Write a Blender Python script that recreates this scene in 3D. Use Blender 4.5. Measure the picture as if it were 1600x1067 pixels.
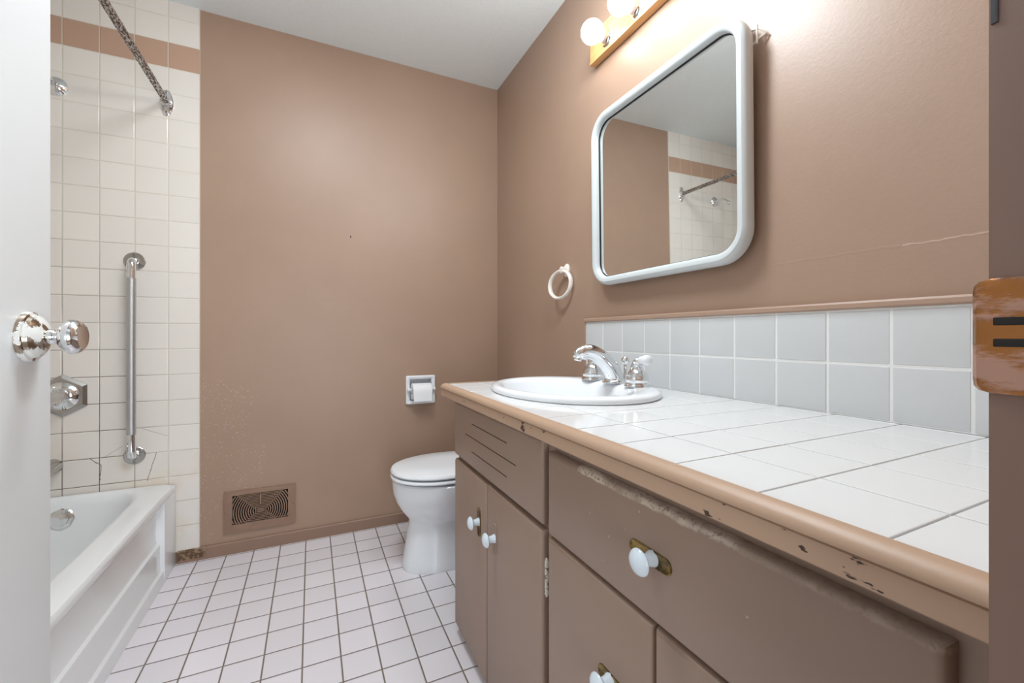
import bpy, bmesh, math, random
from mathutils import Vector, Matrix
R = math.radians
random.seed(4)
for o in list(bpy.data.objects): bpy.data.objects.remove(o)
scn = bpy.context.scene
COL = scn.collection

# ------------------------------------------------------------------ camera
cam_d = bpy.data.cameras.new('camera'); cam = bpy.data.objects.new('camera', cam_d); COL.objects.link(cam)
cam_d.sensor_width = 36; cam_d.sensor_fit = 'HORIZONTAL'
cam_d.lens = 36*662/1600; cam_d.shift_y = -8.5/1600; cam_d.clip_start = .01
cam.location = (0, 0, .991); cam.rotation_euler = (R(90), 0, R(-25.3))
scn.camera = cam
# ------------------------------------------------------------------ world, exposure
w = bpy.data.worlds.new('world'); scn.world = w; w.use_nodes = True
w.node_tree.nodes['Background'].inputs[0].default_value = (.95, .97, 1, 1)
w.node_tree.nodes['Background'].inputs[1].default_value = .6
scn.view_settings.view_transform = 'Standard'; scn.view_settings.look = 'None'
scn.view_settings.gamma = 1; scn.view_settings.use_curve_mapping = False
scn.view_settings.exposure = 0.41
BULB = 11.0
def area(name, loc, rot, sx, sy, power, colr=(1, 1, 1)):
    l = bpy.data.lights.new(name, 'AREA'); l.shape = 'RECTANGLE'; l.size = sx; l.size_y = sy
    l.energy = power; l.color = colr
    o = bpy.data.objects.new(name, l); COL.objects.link(o); o.location = loc; o.rotation_euler = rot
    return o
COOL = (.91, 1.0, 1.06)
area('hall_fill_light', (.40, -1.10, .80), (R(118), 0, R(-2)), 1.1, 1.0, 25, COOL)  # added fill light behind the camera; the hall has no window
area('overhead_fill_area', (.05, 1.10, 2.435), (0, 0, 0), .4, .4, 12, COOL)  # added overhead fill for floor and cabinet, not a fixture of the room
pl = bpy.data.lights.new('overhead_fill_point', 'POINT'); pl.shadow_soft_size = .08; pl.energy = 11.5; pl.color = COOL  # unseen point lamp added to strengthen the light around the bulbs
po = bpy.data.objects.new('overhead_fill_point', pl); COL.objects.link(po); po.location = (.60, .87, 2.07)

# ------------------------------------------------------------------ key dimensions
XR, YB, CEIL = .989, 2.295, 2.44          # right wall, back wall, ceiling
XL, YF, YFOOT = -1.29, .103, .775         # tub wall, door wall (room face), foot of tub

# ------------------------------------------------------------------ node helpers
class NT:
    def __init__(s, name):
        s.m = bpy.data.materials.new(name); s.m.use_nodes = True
        s.t = s.m.node_tree; s.n = s.t.nodes; s.l = s.t.links
        s.b = s.n['Principled BSDF']
    def new(s, t, **k):
        n = s.n.new(t)
        for a, v in k.items(): setattr(n, a, v)
        return n
    def put(s, sock, v):
        if isinstance(v, bpy.types.NodeSocket): s.l.new(v, sock)
        elif isinstance(v, (tuple, list)) and len(v) == 3 and sock.type == 'RGBA': sock.default_value = (*v, 1)
        else: sock.default_value = v
    def math(s, op, a, b=0.0, clamp=False):
        n = s.new('ShaderNodeMath', operation=op, use_clamp=clamp)
        s.put(n.inputs[0], a); s.put(n.inputs[1], b); return n.outputs[0]
    def mix(s, f, a, b):
        n = s.new('ShaderNodeMix', data_type='RGBA')
        s.put(n.inputs[0], f); s.put(n.inputs[6], a); s.put(n.inputs[7], b); return n.outputs[2]
    def smooth(s, v, lo, hi, a=0.0, b=1.0):
        n = s.new('ShaderNodeMapRange', interpolation_type='SMOOTHSTEP'); s.put(n.inputs[0], v)
        for i, q in enumerate((lo, hi, a, b)): n.inputs[i+1].default_value = q
        return n.outputs[0]
    def pos(s):
        g = s.new('ShaderNodeNewGeometry'); x = s.new('ShaderNodeSeparateXYZ'); s.l.new(g.outputs['Position'], x.inputs[0])
        return g.outputs['Position'], x.outputs
    def noise(s, vec, scale, detail=3, rough=.5):
        n = s.new('ShaderNodeTexNoise'); s.put(n.inputs['Vector'], vec); n.inputs['Scale'].default_value = scale
        n.inputs['Detail'].default_value = detail; n.inputs['Roughness'].default_value = rough; return n.outputs[0]
    def bump(s, h, dist=.001, strength=1.0):
        n = s.new('ShaderNodeBump'); s.put(n.inputs['Height'], h); n.inputs['Distance'].default_value = dist
        n.inputs['Strength'].default_value = strength; s.l.new(n.outputs[0], s.b.inputs['Normal'])
    def set(s, col=None, rough=None, metal=None, spec=None, **k):
        if col is not None: s.put(s.b.inputs['Base Color'], col)
        if rough is not None: s.put(s.b.inputs['Roughness'], rough)
        if metal is not None: s.put(s.b.inputs['Metallic'], metal)
        if spec is not None: s.put(s.b.inputs['Specular IOR Level'], spec)
        for a, v in k.items(): s.put(s.b.inputs[a], v)
        return s.m
def lin(r, g, b):
    f = lambda c: (c/255/12.92) if c/255 <= .04045 else ((c/255+.055)/1.055)**2.4
    return (f(r), f(g), f(b))

def plain(name, col, rough=.4, metal=0, bump=0, scale=60, spec=.5, vary=.04):
    t = NT(name); p, _ = t.pos(); n = t.noise(p, scale)
    c2 = tuple(max(0, c*(1-vary*2)) for c in col)
    t.set(t.mix(n, col, c2), rough, metal, spec)
    if bump: t.bump(n, bump)
    return t.m

BROWN = lin(164, 133, 117)
BROWN_W = lin(168, 139, 119)
def wall_paint(name, back=False):
    t = NT(name); p, (x, y, z) = t.pos()
    big = t.noise(p, 3.0, 4); fine = t.noise(p, 140, 3, .6)
    c = t.mix(t.smooth(big, .3, .7), BROWN_W, tuple(v*.94 for v in BROWN_W))
    h = t.math('MULTIPLY', fine, .35)
    if back:   # flecks of missing paint low on the wall near the tub, and one small nick
        v = t.new('ShaderNodeTexVoronoi'); t.put(v.inputs['Vector'], p); v.inputs['Scale'].default_value = 115
        rnd = t.new('ShaderNodeSeparateColor'); t.l.new(v.outputs['Color'], rnd.inputs[0])
        dot = t.math('MULTIPLY', t.math('LESS_THAN', v.outputs['Distance'], .20), t.math('GREATER_THAN', rnd.outputs[0], .5))
        zone = t.math('MULTIPLY', t.math('LESS_THAN', t.math('ADD', x, t.math('MULTIPLY', big, .5)), .02),
                      t.math('MULTIPLY', t.math('LESS_THAN', t.math('ADD', z, t.math('MULTIPLY', big, .5)), .98), t.math('GREATER_THAN', z, .08)))
        f = t.math('MULTIPLY', dot, zone)
        c = t.mix(t.math('MULTIPLY', f, .7), c, lin(212, 198, 188)); h = t.math('ADD', h, f)
        dx = t.math('SUBTRACT', x, .179); dz = t.math('MULTIPLY', t.math('SUBTRACT', z, 1.495), .45)
        d = t.math('SQRT', t.math('ADD', t.math('MULTIPLY', dx, dx), t.math('MULTIPLY', dz, dz)))
        c = t.mix(t.math('LESS_THAN', d, .0032), c, lin(60, 45, 38))
    else:      # a ragged seam line in the paint of the right wall
        wob = t.noise(p, 45, 3); wz = t.math('ADD', t.math('MULTIPLY', t.math('SUBTRACT', wob, .5), .009), 1.159)
        d = t.math('ABSOLUTE', t.math('SUBTRACT', z, wz))
        line = t.math('MULTIPLY', t.math('LESS_THAN', d, .0011), t.math('LESS_THAN', y, .40))
        c = t.mix(t.math('MULTIPLY', line, .45), c, lin(225, 200, 185))
        ridge = t.math('MULTIPLY', t.smooth(d, 0, .004, 1, 0), t.math('LESS_THAN', y, .66))
        h = t.math('ADD', h, t.math('MULTIPLY', ridge, .28))
    t.bump(h, .0009, .8)
    return t.set(c, .41, 0, .5)

def tile_mat(name, pu, pv, ou, ov, au, av, col, grout, gw=.0016, rough=.12, band=None, bumpd=.0012, stain=False, vary=.02, gbright=None):
    """square tiles: axes au/av are 0,1,2 (x,y,z) in metres, pitch pu/pv, phase ou/ov"""
    t = NT(name); p, xyz = t.pos()
    def cell(a, o, pi):
        q = t.math('DIVIDE', t.math('SUBTRACT', xyz[a], o), pi)
        fr = t.math('SUBTRACT', q, t.math('FLOOR', q))
        d = t.math('MULTIPLY', t.math('SUBTRACT', .5, t.math('ABSOLUTE', t.math('SUBTRACT', fr, .5))), pi)
        return d, t.math('FLOOR', q)
    du, iu = cell(au, ou, pu); dv, iv = cell(av, ov, pv)
    d = t.math('MINIMUM', du, dv)
    wn = t.new('ShaderNodeTexWhiteNoise', noise_dimensions='2D'); cv = t.new('ShaderNodeCombineXYZ')
    t.l.new(iu, cv.inputs[0]); t.l.new(iv, cv.inputs[1]); t.l.new(cv.outputs[0], wn.inputs['Vector'])
    c = t.mix(t.math('MULTIPLY', wn.outputs[0], 1.0), col, tuple(v*(1-vary*3) for v in col))
    if band:
        c = t.mix(t.math('MULTIPLY', t.math('GREATER_THAN', xyz[2], band[0]), t.math('LESS_THAN', xyz[2], band[1])), c, band[2])
    g = t.math('LESS_THAN', d, gw)
    gc = grout
    if stain:    # grout dirtier towards the faucet and the tub edge, in patches
        n1 = t.noise(p, 5, 4); low = t.smooth(xyz[2], .5, 1.75, 1, .15)
        left = t.smooth(xyz[0], -.74, -.56, 1, .25)
        f = t.math('MULTIPLY', t.math('MULTIPLY', t.smooth(n1, .25, .5), low), left)
        gc = t.mix(f, grout, lin(92, 76, 60))
        n2 = t.noise(p, 9, 3)
        c = t.mix(t.math('MULTIPLY', t.math('MULTIPLY', t.smooth(n2, .45, .75), t.smooth(xyz[2], .35, .62, .5, 0)), 1.0), c, lin(222, 200, 172))
    c = t.mix(g, c, gc)
    if stain:
        wv = t.math('MULTIPLY', t.math('SUBTRACT', t.noise(p, 60, 2), .5), .008)
        for (ax, az), (bx_, bz_), wd in (((-.815, .492), (-.779, .462), .0013), ((-.779, .462), (-.786, .39), .0013), ((-.600, .493), (-.633, .375), .0011), ((-.56, .56), (-.65, .60), .0005), ((-.775, .49), (-.71, .535), .0005)):
            vx, vz = bx_-ax, bz_-az; L2 = vx*vx+vz*vz
            qx = t.math('ADD', t.math('SUBTRACT', xyz[0], ax), wv); qz = t.math('ADD', t.math('SUBTRACT', xyz[2], az), wv)
            h = t.math('DIVIDE', t.math('ADD', t.math('MULTIPLY', qx, vx), t.math('MULTIPLY', qz, vz)), L2, True)
            ex_ = t.math('SUBTRACT', qx, t.math('MULTIPLY', h, vx)); ez_ = t.math('SUBTRACT', qz, t.math('MULTIPLY', h, vz))
            dd = t.math('SQRT', t.math('ADD', t.math('MULTIPLY', ex_, ex_), t.math('MULTIPLY', ez_, ez_)))
            c = t.mix(t.math('LESS_THAN', dd, wd), c, lin(120, 98, 76))
    t.bump(t.math('ADD', t.smooth(d, gw*.6, gw+.0032), t.math('MULTIPLY', t.noise(p, 14, 2), .12)), bumpd, .9)
    r = t.mix(g, (rough,)*3, (.7,)*3)
    return t.set(c, r, 0, .5)

M = {}
M['wall_back'] = wall_paint('brown_wall_paint_back', True)
M['wall'] = wall_paint('brown_wall_paint')
M['ceiling'] = plain('white_ceiling_paint', lin(236, 242, 243), .6, bump=.0006, scale=90)
CREAM = lin(233, 226, 218)
BAND = (2.1505, 2.2605, lin(188, 154, 132))
M['tile_back'] = tile_mat('cream_wall_tile', .1125, .1105, -.448, 2.150, 0, 2, CREAM, lin(222, 213, 198), band=BAND, stain=True, gw=.0012)
M['tile_side'] = tile_mat('cream_wall_tile_side', .1105, .1105, 2.289, 2.150, 1, 2, CREAM, lin(222, 213, 198), band=BAND, gw=.0012)
M['floor'] = tile_mat('pale_floor_tile', .1075, .1078, -.0255, 2.059, 0, 1, lin(238, 233, 238), lin(124, 112, 103), gw=.0022, rough=.22, bumpd=.0008, vary=.03)
M['hall_floor'] = plain('hall_carpet', lin(170, 155, 140), .9)
M['hall_wall'] = plain('hall_paint', lin(225, 222, 216), .6)
M['counter_tile'] = plain('white_counter_tile', lin(228, 228, 228), .1, scale=8, vary=.01)
M['counter_grout'] = plain('counter_grout', lin(205, 205, 205), .7, scale=30, vary=.12)
M['splash_tile'] = plain('grey_white_splash_tile', lin(208, 210, 211), .14, scale=8, vary=.01)
M['splash_grout'] = plain('white_splash_grout', lin(236, 236, 234), .6)
M['porcelain'] = plain('white_porcelain', lin(236, 238, 241), .07, scale=4, vary=.005)
M['enamel'] = plain('white_tub_enamel', lin(236, 237, 238), .10, scale=4, vary=.006)
M['seat'] = plain('white_seat_plastic', lin(238, 240, 243), .16, scale=4, vary=.005)
M['plastic'] = plain('white_plastic_frame', lin(206, 211, 212), .3, scale=5, vary=.01)
M['ceramic'] = plain('pale_blue_white_ceramic', lin(226, 236, 244), .1, scale=5, vary=.005)
M['offwhite'] = plain('off_white_plastic', lin(238, 230, 220), .3)
M['paper'] = plain('white_paper', lin(244, 244, 246), .85, scale=150, vary=.02, bump=.0003)
M['door'] = plain('white_door_paint', lin(222, 224, 225), .42, bump=.0003, scale=12, vary=.012)
M['dark'] = plain('dark_void', (.012, .010, .008), .8)
M['black'] = plain('black_gap', (.01, .01, .012), .5)
M['dark_metal'] = plain('dark_grey_metal', (.09, .09, .095), .45, .6)
M['steel'] = plain('grey_steel', (.32, .32, .33), .35, 1)

def chrome(name, col=(.82, .83, .84), rough=.07, bump=.0):
    t = NT(name); p, _ = t.pos(); n = t.noise(p, 30, 3)
    t.set(t.mix(n, col, tuple(c*.93 for c in col)), rough, 1)
    if bump: t.bump(t.noise(p, 900, 2), bump)
    return t.m
M['chrome'] = chrome('bright_chrome')
M['knurl'] = chrome('satin_knurled_chrome', (.56, .56, .57), .28, .0005)
M['dull'] = chrome('dull_chrome', (.52, .50, .48), .22)
M['mirror'] = chrome('mirror_silver', (.86, .88, .87), .015)

def two_tone(name, a, b, scale, lo, hi, ra=.3, rb=.5, ma=0, mb=0, bump=.0005, stretch=None, detail=4):
    t = NT(name); p, _ = t.pos(); v = p
    if stretch:
        mp = t.new('ShaderNodeMapping'); t.put(mp.inputs[0], p); mp.inputs['Scale'].default_value = stretch; v = mp.outputs[0]
    f = t.smooth(t.noise(v, scale, detail, .6), lo, hi)
    t.set(t.mix(f, a, b), t.mix(f, (ra,)*3, (rb,)*3), t.mix(f, (ma,)*3, (mb,)*3), .5)
    if bump: t.bump(f, bump)
    return t.m
M['rust_rod'] = two_tone('rusted_chrome_rod', (.62, .60, .57), lin(70, 44, 30), 190, .40, .58, .3, .8, 1, 0, stretch=(1, .45, 1), detail=6)
M['paint_chrome'] = two_tone('paint_flecked_chrome', lin(214, 212, 208), (.42, .35, .28), 38, .50, .55, .4, .2, 0, 1)
M['brass'] = two_tone('aged_brass', (.30, .21, .07), (.09, .065, .035), 40, .40, .65, .25, .4, 1, 1)
M['strike'] = two_tone('worn_copper_strike', lin(150, 98, 54), lin(172, 130, 110), 45, .46, .60, .25, .4, .85, 0, stretch=(1, .6, 1.6), bump=.0004)
M['nosing'] = None

def cab_paint(name, chips=True, edge=None, base=None):
    base = base or lin(160, 135, 119)
    t = NT(name); p, (x, y, z) = t.pos()
    mp = t.new('ShaderNodeMapping'); t.put(mp.inputs[0], p); mp.inputs['Scale'].default_value = (1, .6, 1.0)
    n = t.noise(mp.outputs[0], 6, 4); c = t.mix(n, base, tuple(v*.9 for v in base)); h = t.math('MULTIPLY', t.noise(p, 160, 3), .3)
    if chips:
        mp2 = t.new('ShaderNodeMapping'); t.put(mp2.inputs[0], p); mp2.inputs['Scale'].default_value = (1, .45, 1.2)
        f = t.math('MULTIPLY', t.smooth(t.noise(mp2.outputs[0], 75, 3, .55), .655, .68), t.math('LESS_THAN', z, .813))
        c = t.mix(f, c, lin(70, 48, 36)); h = t.math('SUBTRACT', h, f)
    if edge:   # worn top edge, paint rubbed pale in ragged patches
        n3 = t.noise(p, 26, 4, .7)
        wz = t.math('SUBTRACT', z, t.math('MULTIPLY', n3, .016))
        f = t.math('MULTIPLY', t.smooth(wz, edge-.0190, edge-.0145), t.smooth(t.noise(p, 170, 4, .75), .38, .50))
        f = t.math('MULTIPLY', f, t.math('MULTIPLY', t.math('LESS_THAN', y, .64), t.math('MULTIPLY', t.smooth(t.noise(p, 12, 3), .38, .56, .25, 1), t.smooth(y, .28, .46, .5, 1))))
        c = t.mix(t.math('MULTIPLY', f, .85), c, lin(232, 218, 198))
        v = t.new('ShaderNodeTexVoronoi'); t.put(v.inputs['Vector'], p); v.inputs['Scale'].default_value = 30
        rnd = t.new('ShaderNodeSeparateColor'); t.l.new(v.outputs['Color'], rnd.inputs[0])
        dot = t.math('MULTIPLY', t.math('LESS_THAN', v.outputs['Distance'], .05), t.math('GREATER_THAN', rnd.outputs[0], .86))
        c = t.mix(t.math('MULTIPLY', dot, .7), c, lin(205, 180, 165))
    t.bump(h, .0006, .8)
    return t.set(c, .42, 0, .5)
M['cab'] = cab_paint('brown_cabinet_paint', False)
M['drawer'] = cab_paint('brown_drawer_paint_worn', False, .757)
M['nosing'] = cab_paint('tan_nosing_paint_chipped', True, base=lin(186, 154, 129))
M['jamb'] = cab_paint('brown_jamb_paint_shaded', False, base=lin(130, 102, 88))  # same brown paint, shade put into the colour to offset the hall fill
M['trim'] = cab_paint('brown_trim_paint', False, base=lin(174, 144, 124))
M['baseboard'] = two_tone('brown_baseboard_paint', lin(148, 118, 98), lin(140, 110, 92), 10, .4, .6, .4, .4)

def bare_end():
    t = NT('baseboard_with_bare_wood_end'); p, (x, y, z) = t.pos()
    base = t.mix(t.noise(p, 8), lin(150, 120, 102), lin(140, 111, 94))
    f = t.math('MULTIPLY', t.smooth(t.math('ADD', x, t.math('MULTIPLY', t.noise(p, 30), .12)), -.40, -.36, 1, 0), t.math('GREATER_THAN', z, .012))
    wood = t.mix(t.smooth(t.noise(p, 60, 4), .45, .6), lin(92, 66, 46), lin(150, 122, 92))
    return t.set(t.mix(f, base, wood), .5)
M['baseboard_back'] = bare_end()

def oak():
    t = NT('golden_oak'); p, _ = t.pos()
    mp = t.new('ShaderNodeMapping'); t.put(mp.inputs[0], p); mp.inputs['Scale'].default_value = (10, .8, 10)
    n = t.noise(mp.outputs[0], 12, 5, .6)
    t.bump(n, .0004)
    return t.set(t.mix(n, lin(232, 190, 132), lin(190, 134, 76)), .3)
M['oak'] = oak()
def bulb_mat():
    t = NT('lit_frosted_bulb'); t.set((1, 1, 1), .3)
    t.put(t.b.inputs['Emission Color'], (1.0, .98, .95)); t.b.inputs['Emission Strength'].default_value = BULB
    return t.m
M['bulb'] = bulb_mat()
def clear_knob():
    t = NT('clear_acrylic_knob'); t.set((.9, .88, .86), .05, 0, .5); t.b.inputs['Transmission Weight'].default_value = .9
    t.b.inputs['IOR'].default_value = 1.49; return t.m
M['acrylic'] = clear_knob()

# ------------------------------------------------------------------ mesh helpers
WORLD = {}
def finish(bm, angle=32):
    bmesh.ops.remove_doubles(bm, verts=bm.verts, dist=1e-6)
    bmesh.ops.recalc_face_normals(bm, faces=bm.faces)
    for f in bm.faces: f.smooth = True
    for e in bm.edges:
        e.smooth = not (len(e.link_faces) != 2 or e.calc_face_angle(0) > R(angle))
def obj(name, bm, mat, parent=None, label=None, angle=32):
    """link bm (built in world coordinates) as ONE mesh object, placed at its own base or at its parent"""
    finish(bm, angle)
    if parent is None:
        xs = [v.co.x for v in bm.verts]; ys = [v.co.y for v in bm.verts]; zs = [v.co.z for v in bm.verts]
        org = Vector(((min(xs)+max(xs))/2, (min(ys)+max(ys))/2, min(zs)))
    else: org = WORLD[parent.name]
    bmesh.ops.translate(bm, verts=bm.verts, vec=-org)
    me = bpy.data.meshes.new(name); bm.to_mesh(me); bm.free()
    o = bpy.data.objects.new(name, me); COL.objects.link(o); me.materials.append(M[mat] if isinstance(mat, str) else mat)
    if parent is None: o.location = org
    else: o.parent = parent
    WORLD[o.name] = org
    if label: o['label'] = label
    return o
def thing(name, loc, label, cat, group=None):
    o = bpy.data.objects.new(name, None); COL.objects.link(o); o.location = loc; o.empty_display_size = .05
    WORLD[o.name] = Vector(loc); return tag(o, label, cat, group)
def tag(o, label, cat, group=None):
    o['label'] = label; o['category'] = cat
    if group: o['group'] = group
    return o
def struct(name, bm, mat, label=None, cat=None, angle=32):
    o = obj(name, bm, mat, angle=angle); o['kind'] = 'structure'
    if label: o['label'] = label
    if cat: o['category'] = cat
    return o
def merge(bm, t):
    me = bpy.data.meshes.new('t'); t.to_mesh(me); t.free(); bm.from_mesh(me); bpy.data.meshes.remove(me)
def box(bm, lo, hi, bev=0, seg=2, mtx=None):
    t = bmesh.new(); bmesh.ops.create_cube(t, size=1)
    for v in t.verts:
        v.co = Vector([lo[i]+(v.co[i]+.5)*(hi[i]-lo[i]) for i in range(3)])
    if bev: bmesh.ops.bevel(t, geom=list(t.edges), offset=bev, segments=seg, profile=.6, affect='EDGES')
    if mtx: bmesh.ops.transform(t, matrix=mtx, verts=t.verts)
    merge(bm, t); return bm
def B(lo, hi, bev=0, seg=2): return box(bmesh.new(), lo, hi, bev, seg)
def loft(bm, rings, cap0=True, cap1=True, closed=True):
    vs = [[bm.verts.new(p) for p in r] for r in rings]
    for a, b in zip(vs, vs[1:]):
        n = len(a)
        for i in range(n if closed else n-1):
            j = (i+1) % n
            bm.faces.new((a[i], a[j], b[j], b[i]))
    if closed and cap0: bm.faces.new(list(reversed(vs[0])))
    if closed and cap1: bm.faces.new(vs[-1])
    return bm
def frame_of(axis):
    a = Vector(axis).normalized(); u = a.orthogonal().normalized(); return a, u, a.cross(u)
def lathe(bm, org, axis, prof, n=32, sx=1, sy=1, up=None):
    """prof = [(distance along axis, radius)]"""
    a = Vector(axis).normalized()
    u = (Vector(up) if up else a.orthogonal()).normalized(); v = a.cross(u)
    rings = []
    for h, r in prof:
        r = max(r, 1e-5)
        rings.append([Vector(org)+a*h+u*(r*sx*math.cos(2*math.pi*k/n))+v*(r*sy*math.sin(2*math.pi*k/n)) for k in range(n)])
    return loft(bm, rings)
def tube(bm, pts, rad, n=16, caps=True, closed=False, flat=None):
    """rad a number or a list; flat = (sideways factor list) widens along the binormal"""
    pts = [Vector(p) for p in pts]; N = len(pts); rr = rad if isinstance(rad, (list, tuple)) else [rad]*N
    tan = []
    for i in range(N):
        a = pts[(i-1) % N] if (closed or i) else pts[i]; b = pts[(i+1) % N] if (closed or i < N-1) else pts[i]
        tan.append((b-a).normalized())
    u = tan[0].orthogonal().normalized(); rings = []
    for i in range(N):
        u = (u-tan[i]*u.dot(tan[i])).normalized(); v = tan[i].cross(u); q = flat[i] if flat else 1
        rings.append([pts[i]+(u*math.cos(2*math.pi*k/n)*rr[i]+v*math.sin(2*math.pi*k/n)*rr[i]*q) for k in range(n)])
    if closed: rings.append(rings[0])
    return loft(bm, rings, caps and not closed, caps and not closed)
def bez(pts, n=8):
    """Catmull-Rom through the points"""
    P = [Vector(p) for p in pts]; P = [P[0]*2-P[1]]+P+[P[-1]*2-P[-2]]; out = []
    for i in range(1, len(P)-2):
        for k in range(n):
            t = k/n; a, b, c, d = P[i-1:i+3]
            out.append(.5*((2*b)+(c-a)*t+(2*a-5*b+4*c-d)*t*t+(3*b-a-3*c+d)*t**3))
    out.append(P[-2]); return out
def prism(bm, poly, axis, lo, hi):
    """polygon in the two other axes extruded along axis from lo to hi"""
    def mk(a, b, h):
        c = [a, b]; c.insert(axis, h); return Vector(c)
    return loft(bm, [[mk(a, b, lo) for a, b in poly], [mk(a, b, hi) for a, b in poly]])
def rrect(cx, cy, hx, hy, r, n=8):
    out = []
    for qx, qy, s in ((1, 1, 0), (-1, 1, 90), (-1, -1, 180), (1, -1, 270)):
        for k in range(n+1):
            a = R(s+90*k/n); out.append((cx+qx*(hx-r)+r*math.cos(a), cy+qy*(hy-r)+r*math.sin(a)))
    return out
def bool_cut(o, cutter_bm):
    me = bpy.data.meshes.new('c'); bmesh.ops.recalc_face_normals(cutter_bm, faces=cutter_bm.faces); cutter_bm.to_mesh(me); cutter_bm.free()
    c = bpy.data.objects.new('c', me); COL.objects.link(c); c.location = o.location if o.parent is None else WORLD[o.name]*0
    md = o.modifiers.new('b', 'BOOLEAN'); md.object = c; md.operation = 'DIFFERENCE'; md.solver = 'EXACT'
    bpy.context.view_layer.update()
    new = bpy.data.meshes.new_from_object(o.evaluated_get(bpy.context.evaluated_depsgraph_get()))
    o.modifiers.clear(); o.data = new; bpy.data.objects.remove(c)

# ================================================================== the room
def wall_with_holes(y0, y1, x0, x1, z0, z1, holes):
    """wall slab in the XZ plane with rectangular holes (hx0,hx1,hz0,hz1)"""
    bm = bmesh.new()
    xs = sorted({x0, x1, *[h[0] for h in holes], *[h[1] for h in holes]}); zs = sorted({z0, z1, *[h[2] for h in holes], *[h[3] for h in holes]})
    for a, b in zip(xs, xs[1:]):
        for c, d in zip(zs, zs[1:]):
            if any(h[0] <= a and b <= h[1] and h[2] <= c and d <= h[3] for h in holes): continue
            for y in (y0, y1):
                bm.faces.new([bm.verts.new((p, y, q)) for p, q in ((a, c), (b, c), (b, d), (a, d))])
    for h in holes:
        for p, q in (((h[0], h[2]), (h[1], h[2])), ((h[1], h[2]), (h[1], h[3])), ((h[1], h[3]), (h[0], h[3])), ((h[0], h[3]), (h[0], h[2]))):
            bm.faces.new([bm.verts.new(v) for v in ((p[0], y0, p[1]), (q[0], y0, q[1]), (q[0], y1, q[1]), (p[0], y1, p[1]))])
    for p, q in (((x0, z0), (x1, z0)), ((x1, z0), (x1, z1)), ((x1, z1), (x0, z1)), ((x0, z1), (x0, z0))):
        bm.faces.new([bm.verts.new(v) for v in ((p[0], y0, p[1]), (q[0], y0, q[1]), (q[0], y1, q[1]), (p[0], y1, p[1]))])
    return bm
TPX, TPZ = .5335, .7015                       # paper holder centre on the back wall
VX, VZ = -.215, .189                          # vent plate centre
struct('wall_back', wall_with_holes(YB, YB+.1, XL-.1, XR+.1, 0, CEIL, [(TPX-.06, TPX+.06, TPZ-.058, TPZ+.058), (VX-.125, VX+.125, .12, .272)]), 'wall_back')
struct('wall_right', B((XR, -.02, 0), (XR+.1, YB, CEIL)), 'wall')
struct('wall_left', B((XL-.1, YFOOT, 0), (XL, YB, CEIL)), 'tile_side')
struct('wall_front', wall_with_holes(-.02, YF, XL-.1, XR, 0, CEIL, [(-.41, .372, 0, 2.06)]), 'wall')
struct('wall_foot', B((XL, YFOOT-.1, 0), (-.49, YFOOT, CEIL)), 'tile_back')
struct('ceiling', B((XL-.1, -.02, CEIL), (XR+.1, YB+.1, CEIL+.1)), 'ceiling')
struct('floor', B((XL-.1, -.02, -.1), (XR+.1, YB+.1, 0)), 'floor')
# tiled part of the back wall, 6 mm proud, rounded edge tile towards the paint
t = bmesh.new(); prism(t, [(XL, YB+.0005), (-.448, YB+.0005), (-.4485, YB-.003), (-.452, YB-.006), (XL, YB-.006)], 2, .05, CEIL)
struct('trim_1', t, 'tile_back', 'cream square wall tiles with one brown band above the tub', 'wall tiles')
# baseboards
t = bmesh.new(); prism(t, [(YB, 0), (YB-.012, 0), (YB-.012, .049), (YB-.008, .055), (YB, .055)], 0, -.527, XR)
struct('baseboard_back', t, 'baseboard_back')
t = bmesh.new(); prism(t, [(XR, 0), (XR-.012, 0), (XR-.012, .049), (XR-.008, .055), (XR, .055)], 1, 1.42, YB-.012)
struct('baseboard_right', t, 'baseboard')
# hallway behind the camera
struct('floor_hall', B((-1.6, -3.2, -.1), (1.9, -.02, -.002)), 'hall_floor')
struct('wall_hall_left', B((-1.7, -3.2, 0), (-1.6, -.02, CEIL)), 'hall_wall')
struct('wall_hall_right', B((1.9, -3.2, 0), (2.0, -.02, CEIL)), 'hall_wall')
struct('ceiling_hall', B((-1.7, -3.2, CEIL), (2.0, -.02, CEIL+.1)), 'ceiling')
# door lining: jambs and head
JX = .352
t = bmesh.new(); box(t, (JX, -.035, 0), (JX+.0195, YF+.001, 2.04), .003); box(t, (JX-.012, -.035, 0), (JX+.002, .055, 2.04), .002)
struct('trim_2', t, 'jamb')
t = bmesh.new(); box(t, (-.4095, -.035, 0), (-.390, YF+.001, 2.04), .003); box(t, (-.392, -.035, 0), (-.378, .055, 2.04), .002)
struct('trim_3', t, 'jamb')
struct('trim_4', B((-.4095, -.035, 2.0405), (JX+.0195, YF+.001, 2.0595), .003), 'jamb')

# ================================================================== door and its knob
d = B((-.387, .125, .012), (-.352, .8655, 2.03), .0015)
door = struct('door_1', d, 'door', 'white painted door standing open with a paint-flecked chrome knob', 'door')
KY, KZ = .81, .990
t = lathe(bmesh.new(), (-.352, KY, KZ), (1, 0, 0), [(0, .0345), (.003, .0345), (.006, .0335), (.0065, .0300), (.011, .0285), (.0155, .0225), (.0185, .0150), (.0195, .0115), (.0198, .0)], 40)
obj('rose', t, 'paint_chrome', door, 'chrome door rose flecked with white paint')
t = lathe(bmesh.new(), (-.352, KY, KZ), (1, 0, 0), [(.018, .0085), (.020, .0098), (.0235, .0108), (.027, .0098), (.0295, .0075), (.031, .0085), (.0325, .0130),
    (.034, .0165), (.038, .0212), (.043, .0245), (.048, .0247), (.052, .0230), (.0555, .0200), (.0568, .0175), (.0563, .0160), (.056, 0)], 40)
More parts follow.
